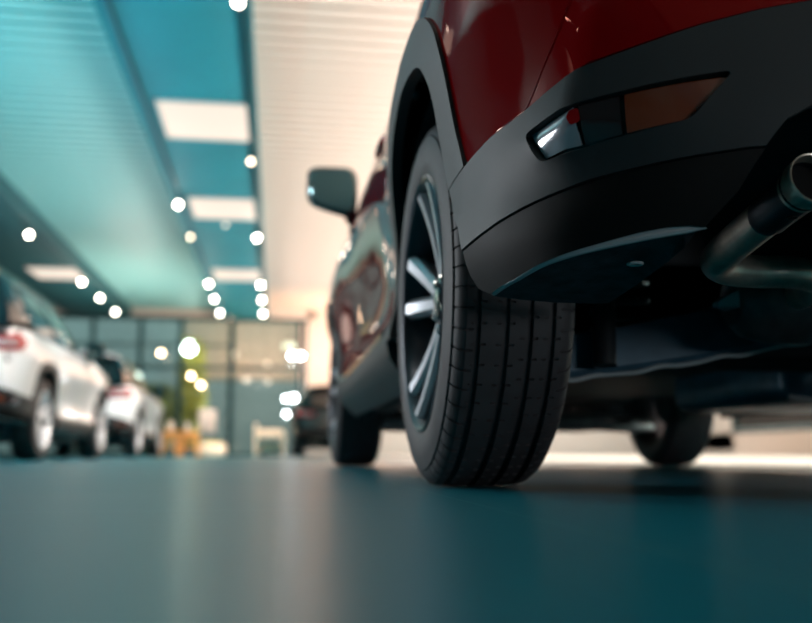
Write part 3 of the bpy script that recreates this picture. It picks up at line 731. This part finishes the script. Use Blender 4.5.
def rail(x, label):
    t = tag(MB().box((x, (YB + YF) / 2, HS - .016), (.032, YF - YB - .4, .028), .003).build('lighting_track', rail_m), label, 'lighting track')
    return t
rail(-1.45, 'long dark track rail along the left edge of the middle teal soffit')
rail(-.36, 'long dark track rail along the right edge of the middle teal soffit')
rail(-4.06, 'long dark track rail on the teal soffit above the white cars')
bulb = em('spot lamp', (255, 244, 226), 34)
bulb_dim = em('turned away spot lamp', (255, 232, 200), 9)
can_m = pm('dark spotlight can', (14, 40, 44), .4, .3)
def spot(x, y, label, mat=bulb, r=.036, group=None, aim=(0, -1, -.35)):
    t = thing('track_spotlight', label, 'spotlight', (x, y, HS - .055), 0, group)
    d = Vector(aim).normalized(); q = d.to_track_quat('X', 'Z').to_matrix().to_4x4()
    c = Vector((0, 0, -.12)); mt = Matrix.Translation(c) @ q
    MB().tube([(0, 0, .005), (0, 0, -.12)], .012, 10).build('stem', can_m, t)
    MB().lathe([(-.09, 0), (-.09, .045), (.06, .05), (.06, .042), (.02, .036)], 24, mt).build('can', can_m, t)
    MB().lathe([(.03, 0), (.045, r * .6), (.047, r), (.03, r)], 24, mt).build('lamp', mat, t)
    return t
LEFT = [(13.24, bulb), (15.25, bulb_dim), (19.57, bulb), (21.5, bulb), (23.68, bulb)]
ords = ['first', 'second', 'third', 'fourth', 'fifth']
for i, (y, m) in enumerate(LEFT):
    spot(-1.45, y, f"{'bright' if m is bulb else 'faint'} spotlight, {ords[i]} from the camera on the left track of the middle soffit", m, .036 if m is bulb else .03)
RIGHT = [(7.0, bulb), (11.08, bulb_dim), (15.17, bulb), (19.53, bulb), (21.49, bulb), (23.69, bulb)]
ords = ['first', 'second', 'third', 'fourth', 'fifth', 'last']
for i, (y, m) in enumerate(RIGHT):
    spot(-.36, y, f"{'bright' if m is bulb else 'faint'} spotlight, {ords[i]} from the camera on the right track of the middle soffit", m, .036 if m is bulb else .03)
SIDE = [(13.3, bulb), (15.46, bulb), (19.7, bulb), (21.73, bulb), (23.88, bulb)]
for i, (y, m) in enumerate(SIDE):
    spot(-4.06, y, f"bright spotlight, {ords[i]} from the camera on the track above the white cars", m)
for x, y in ((-1.45, 4.5), (-1.45, .5), (-.36, 2.4), (-.36, -2.0), (-1.45, -3.5), (-4.06, 9.6), (-4.06, 7.9), (-4.06, 6.1), (-4.06, 4.0), (-4.06, 1.5)):
    spot(x, y, 'spotlight on a ceiling track above or behind the camera', bulb, .036, 'spotlights outside the frame', (.25, -.35, -1))
for i, (x, y) in enumerate(((-.87, 14.95), (-1.28, 25.6))):
    t = thing('smoke_detector', ('round detector under the middle soffit behind the second panel light', 'round detector at the far end of the middle soffit')[i], 'smoke detector', (x, y, HS))
    MB().lathe([(0, 0), (0, .06), (.025, .055), (.035, .03), (.035, 0)], 24, Matrix.Rotation(PI / 2, 4, 'Y')).build('housing', white_trim, t)
    MB().lathe([(.034, 0), (.036, .022), (.05, .015), (.052, 0)], 16, Matrix.Rotation(PI / 2, 4, 'Y')).build('sensor_head', em('glowing sensor head', (255, 236, 205), 5), t)  # head given its own glow to show as a dim disc
# ---------------------------------------------------------------- the cars
hero = make_car('crossover_car', M['red'])
hero.location = (1.158, 1.724, 0)
tag(hero, 'dark red crossover with black lower cladding, up close, rear wheel towards the camera', 'car', 'parked cars')
def other_car(loc, paint, label, tall=1.0, skip=('lug_nut', 'push_clip', 'lens_rib', 'coil_spring')):
    c = copy_tree(hero, None, skip); c.location = loc; tag(c, label, 'car', 'parked cars')
    red = M['red']
    def repaint(o):
        for ch in o.children: repaint(ch)
        if o.type == 'MESH' and o.data.materials and o.data.materials[0] == red:
            o.material_slots[0].link = 'OBJECT'; o.material_slots[0].material = paint
    repaint(c)
    for ch in c.children:                             # silver wheels
        if ch.name.startswith('alloy_wheel'):
            for p in [ch] + [q for q in ch.children if q.name.startswith(('spoke', 'hub'))]:
                p.material_slots[0].link = 'OBJECT'; p.material_slots[0].material = M['silver_rim']
    c.scale = (1, 1, tall)                            # a taller model on the same size of wheel
    for ch in c.children:
        if ch.name.startswith('alloy_wheel'): ch.scale = (1, 1, 1 / tall); ch.location.z = TR / tall
    return c
other_car((-2.84, 8.27, 0), M['white'], 'white pearl crossover at the left edge of the photo, the closest of the white row', 1.05)
other_car((-2.95, 14.7, 0), M['white'], 'second white crossover, parked ahead of the nearer white one on the left', 1.05)
other_car((1.28, 19.9, 0), M['dark'], 'dark teal car parked ahead of the red crossover, half hidden behind it')

# ---------------------------------------------------------------- furniture at the far end
cream = pm('cream painted wood', (246, 226, 200), .5)
t = thing('armchair', 'cream wooden chair standing alone by the glass door', 'chair', (-.10, 20.6, 0))
for x in (-.30, .30):
    for y in (-.22, .22): MB().loft([[(x + a * s, y + b * s, z) for a, b in ((-1, -1), (1, -1), (1, 1), (-1, 1))] for z, s in ((0, .028), (.42, .04))]).build('leg', cream, t)
MB().box((0, 0, .44), (.68, .52, .08), .02).build('seat', cream, t)
MB().box((-.30, 0, .58), (.07, .52, .26), .02).build('backrest', cream, t)
MB().box((0, .20, .56), (.60, .06, .06), .015).box((0, -.20, .50), (.62, .05, .05), .01).build('rail', cream, t)
MB().box((0, .02, .20), (.50, .03, .26), .01).build('front_panel', cream, t)
wood = pm('honey coloured wood', (240, 168, 96), .45, vary=.12, vscale=9)
for i, (x, y, lb) in enumerate(((-2.22, 20.4, 'honey wood stool beside the second white car, the left one of two'), (-1.80, 20.5, 'honey wood stool by the glass wall, the right one of two'))):
    t = thing('stool', lb, 'stool', (x, y, 0), 0, 'wooden stools by the glass wall')
    MB().box((0, 0, .52), (.40, .40, .05), .012).build('seat', wood, t)
    for a in (-.16, .16):
        for b in (-.16, .16): MB().loft([[(a * k + c * .03, b * k + d * .03, z) for c, d in ((-1, -1), (1, -1), (1, 1), (-1, 1))] for z, k in ((0, 1.1), (.5, .95))]).build('leg', wood, t)
    for q in (0, PI / 2, PI, -PI / 2): MB().box((0, -.165, .20), (.31, .025, .05), .005, Matrix.Rotation(q, 4, 'Z')).build('stretcher', wood, t)
    for q in (0, PI): MB().box((0, -.165, .42), (.31, .02, .15), .005, Matrix.Rotation(q, 4, 'Z')).build('apron', wood, t)
pale = pm('pale leaflet card', (235, 225, 215), .6)
for i, (x, dz) in enumerate(((-2.22, .17), (-1.86, .12))):
    b = MB()
    b.box((0, 0, dz / 2), (.10, .14, dz), .01).box((0, 0, dz + .02), (.06, .10, .05), .01)
    o = b.build('carton', pale, loc=(x, 20.45, .545)); tag(o, ('taller pale carton standing on the left wooden stool', 'shorter pale carton standing on the right wooden stool')[i], 'carton', 'cartons on the stools')
t = thing('display_stand', 'white boxy display stand in front of the glass wall, left of the chair', 'display stand', (-1.66, 23.4, 0))
MB().box((0, 0, .03), (.46, .36, .06), .01).build('base', cream, t)
MB().box((0, 0, .32), (.10, .10, .55), .01).build('post', M['chrome'], t)
MB().box((0, 0, .86), (.40, .28, .56), .02).build('display_box', pm('lit pinkish white display', (250, 226, 214), .5), t)
t = thing('ottoman', 'low round cream ottoman on the floor below the display stand', 'ottoman', (-1.44, 22.2, 0))
V = MB().lathe([(.0, .0), (.0, .29), (.04, .33), (.20, .34), (.27, .31), (.29, .24), (.29, 0)], 40, Matrix.Rotation(-PI / 2, 4, 'Y')); V.build('body', cream, t)
MB().lathe([(.285, 0), (.285, .2), (.31, .22), (.33, .18), (.335, 0)], 32, Matrix.Rotation(-PI / 2, 4, 'Y')).build('cushion', pm('yellow cloth', (236, 206, 96), .8), t)
t = thing('exit_sign', 'small green glowing exit box above the far doors', 'sign', (.36, 25.9, 3.05))
MB().box((0, 0, 0), (.34, .06, .17), .01).build('housing', white_trim, t)
MB().box((0, -.032, 0), (.30, .01, .13), .002).build('face', em('green sign face', (120, 220, 160), 1.2), t)
# planting behind the glass
leaf_a = pm('yellow green leaves', (196, 180, 74), .6, vary=.25, vscale=3)
leaf_b = pm('olive leaves', (150, 146, 66), .6, vary=.25, vscale=3)
bark = pm('bark', (84, 62, 44), .8)
def tree(x, y, w, z0, z1, mat, label, cat='tree'):
    t = thing(cat.replace(' ', '_'), label, cat, (x, y, 0), 0, 'plants behind the glass wall')
    MB().tube([(0, 0, 0), (.03, .02, z1 * .4), (0, 0, z1 * .85)], [.06, .045, .02], 8).build('trunk', bark, t)
    m = MB(); n = int(900 * w * (z1 - z0) / 2)
    for k in range(n):
        f = random.random(); q = random.random() * 2 * PI; r = w / 2 * math.sqrt(random.random()) * (1 - .5 * abs(2 * f - 1)**2)
        c = Vector((r * math.cos(q), r * math.sin(q), z0 + (z1 - z0) * f))
        R_ = Matrix.Rotation(random.random() * 6.3, 4, 'Z') @ Matrix.Rotation(random.uniform(-1.2, 1.2), 4, 'X')
        l = random.uniform(.09, .16); u = l * .38
        m.add([(-l, 0, 0), (-l * .2, u, .012), (l, 0, 0), (-l * .2, -u, .012), (-l * .2, 0, -.012)], [(0, 1, 4), (1, 2, 4), (2, 3, 4), (3, 0, 4), (0, 3, 2, 1)], Matrix.Translation(c) @ R_)
    m.build('foliage', mat, t, fix=False)
    return t
tree(-2.45, 27.6, .95, .25, 3.4, leaf_a, 'tall yellow green column shrub behind the glass wall, left of the doors', 'column shrub')
tree(-3.6, 28.3, 1.5, .15, 2.1, leaf_b, 'broad olive shrub behind the glass wall, above the second white car', 'broad shrub')
tree(-5.6, 28.6, 1.3, .15, 1.9, leaf_b, 'olive shrub behind the glass wall, mostly hidden by the white cars', 'low shrub')
# globes hung outside the end wall; pink ones imitate lamp reflections in its glass
gl_m = em('warm globe lamp', (255, 222, 180), 26); gl_w = em('bright globe lamp', (255, 246, 232), 60); gl_c = em('cool globe lamp', (240, 250, 255), 40); gl_reflect = em('pinkish lamp reflection', (255, 190, 160), 6)
GL = [
    ((-2.472, 26.7, 3.044), gl_w, 0.17, 'large dazzling pendant globe outside the glass, above the tall shrub'),
    ((-3.074, 25.3, 2.74), gl_m, 0.05, 'warm pendant globe above the second white car'),
    ((-2.262, 25.3, 2.129), gl_m, 0.05, 'warm pendant globe before the tall shrub, the upper of two'),
    ((-1.99, 25.3, 1.889), gl_m, 0.05, 'warm pendant globe before the tall shrub, the lower of two'),
    ((0.429, 25.2, 2.7), gl_c, 0.06, 'bright pendant globe beside the dark car roof, left one of the high pair'),
    ((0.674, 25.2, 2.704), gl_c, 0.06, 'bright pendant globe beside the dark car roof, right one of the high pair'),
    ((0.289, 25.2, 1.539), gl_c, 0.045, 'low pendant globe right of the glass door, left of the middle pair'),
    ((0.504, 25.2, 1.555), gl_c, 0.06, 'low pendant globe right of the glass door, brighter one of the middle pair'),
    ((0.317, 24.7, 1.126), gl_c, 0.055, 'lowest pendant globe right of the glass door'),
    ((-1.208, 27.5, 2.976), gl_reflect, 0.05, 'faint pink globe standing in for a reflection, above the door transom'),
    ((-0.867, 27.5, 2.209), gl_reflect, 0.05, 'faint pink globe standing in for a reflection in the glass door, on the left'),
    ((-0.223, 27.5, 2.157), gl_reflect, 0.05, 'faint pink globe standing in for a reflection in the glass door, on the right'),
    ((-0.265, 27.5, 2.692), gl_reflect, 0.045, 'faint pink globe standing in for a reflection, at the height of the door transom')]
for p, m, r, lb in GL:
    top = HC - p[2] if p[1] < YF else 3.6 - p[2] if p[2] > 2.2 else 2.5 - p[2]
    t = thing('pendant_lamp', lb, 'pendant lamp', p, 0, 'globe lamps at the far end')
    MB().tube([(0, 0, r * .9), (0, 0, max(top, r + .1))], .003, 6).build('cord', can_m, t)
    MB().lathe([(-r * math.cos(PI * k / 14), r * math.sin(PI * k / 14)) for k in range(15)], 24, Matrix.Rotation(PI / 2, 4, 'Y')).build('globe', m, t)
# ---------------------------------------------------------------- daylight, lamps, camera
def area(name, loc, size, power, rgb, target=None, rot=None, spread=PI):
    l = bpy.data.lights.new(name, 'AREA'); l.shape = 'RECTANGLE'; l.size, l.size_y = size; l.energy = power; l.color = lin(rgb)[:3]; l.spread = spread
    o = bpy.data.objects.new(name, l); o.location = loc
    if target is not None: o.rotation_euler = (Vector(target) - Vector(loc)).to_track_quat('-Z', 'Y').to_euler()
    if rot: o.rotation_euler = rot
    return link(o)
def spotlight(name, loc, target, power, rgb, ang=60, blend=.6, r=.05):
    l = bpy.data.lights.new(name, 'SPOT'); l.energy = power; l.color = lin(rgb)[:3]; l.spot_size = math.radians(ang); l.spot_blend = blend; l.shadow_soft_size = r
    o = bpy.data.objects.new(name, l); o.location = loc; o.rotation_euler = (Vector(target) - Vector(loc)).to_track_quat('-Z', 'Y').to_euler()
    return link(o)
# added ceiling fill without fixtures: teal near the camera, white farther in
for y, p, c in ((3, 50, (0, 205, 226)), (8, 62, (0, 208, 226)), (14, 58, (228, 236, 234)), (21, 150, (255, 226, 210))): area('ceiling_fill', (-3.2, y, 1.9), (.3, 5), p, c, rot=(PI, 0, 0))
area('left_fill', (XL + .12, 6.8, 2.5), (6, 1.6), 850, (246, 250, 255), (.3, 1.6, .5))  # added side light; the left wall is solid here
area('back_fill', (3.6, YB + .12, .85), (5, 1.5), 270, (244, 250, 255), (0, 1.6, .4))  # added low light from behind for the tyre tread, no window
# added warm fill facing up at the right ceiling bay, no fixtures
for y, p in ((6, 420), (12, 420), (18, 420), (23, 360)): area('ceiling_fill', (4.6, y, .95), (3.4, 5.2), p * .9, (255, 228, 222), rot=(PI, 0, 0))
for y in (1.0, 5.6): area('panel_lamp', (-.845, y, HS - .03), (.9, 1.1), 18, (255, 246, 236), rot=(0, 0, 0))
spotlight('canopy_fill', (-.6, 27.3, 2.0), (-.6, 29.8, 3.3), 420, (255, 206, 186), 120, 1)  # added spot that warms the canopy, without a fixture
sun = bpy.data.lights.new('sun', 'SUN'); sun.energy = 30; sun.angle = math.radians(1.5); sun.color = lin((255, 240, 234))[:3]
so = link(bpy.data.objects.new('sun', sun)); so.rotation_euler = Vector((-.86, -.30, -.33)).to_track_quat('-Z', 'Y').to_euler()
for i, (x, y, tx, ty, p) in enumerate(((-1.45, 5.6, -2.8, 7.5, 700), (-.36, 8.6, -2.0, 9.6, 800), (-.36, 13.0, -2.1, 14.8, 700), (-1.45, 11.6, -2.8, 13.8, 500), (.0, 18.5, -.1, 20.6, 700), (-1.2, 18.6, -2.0, 20.4, 700), (-1.2, 21.4, -1.6, 23.3, 500))):
    spotlight('track_lamp', (x, y, 3.6), (tx, ty, .6), p, (255, 246, 236), 55)
area('wall_fill', (6, 22.6, 3.7), (7, .3), 330, (255, 244, 236), (6, 26, 1.0))  # added fill that brightens the far wall, no fixture
spotlight('end_glow', (3.0, 23.0, 1.2), (1.4, 25.2, 4.0), 1000, (255, 176, 118), 110, 1)  # added spot imitating the peach glow at the far end
w = bpy.data.worlds.new('daylight'); scene.world = w; w.use_nodes = True
bg = w.node_tree.nodes['Background']; bg.inputs['Color'].default_value = lin((214, 228, 224)); bg.inputs['Strength'].default_value = 1.8

cam = bpy.data.cameras.new('camera'); co = link(bpy.data.objects.new('camera', cam))
YAW, PITCH = .1411, .1536
F = Vector((math.sin(YAW) * math.cos(PITCH), math.cos(YAW) * math.cos(PITCH), math.sin(PITCH)))
co.location = (0, 0, .0605); co.rotation_euler = F.to_track_quat('-Z', 'Y').to_euler()
cam.sensor_width = 36; cam.lens = 918 * 36 / 812; cam.clip_start = .02; cam.clip_end = 200
cam.dof.use_dof = True; cam.dof.focus_distance = 1.22; cam.dof.aperture_fstop = 2.5; cam.dof.aperture_blades = 0
scene.camera = co
scene.view_settings.view_transform = 'Standard'; scene.view_settings.look = 'None'; scene.view_settings.gamma = 1
scene.view_settings.exposure = 0; scene.view_settings.use_curve_mapping = False
c = scene.cycles
c.use_denoising = True
try: c.denoiser = 'OPENIMAGEDENOISE'
except Exception: pass
c.max_bounces = 8; c.diffuse_bounces = 4; c.glossy_bounces = 5; c.transparent_max_bounces = 12
c.sample_clamp_indirect = 8; c.caustics_reflective = False; c.caustics_refractive = False
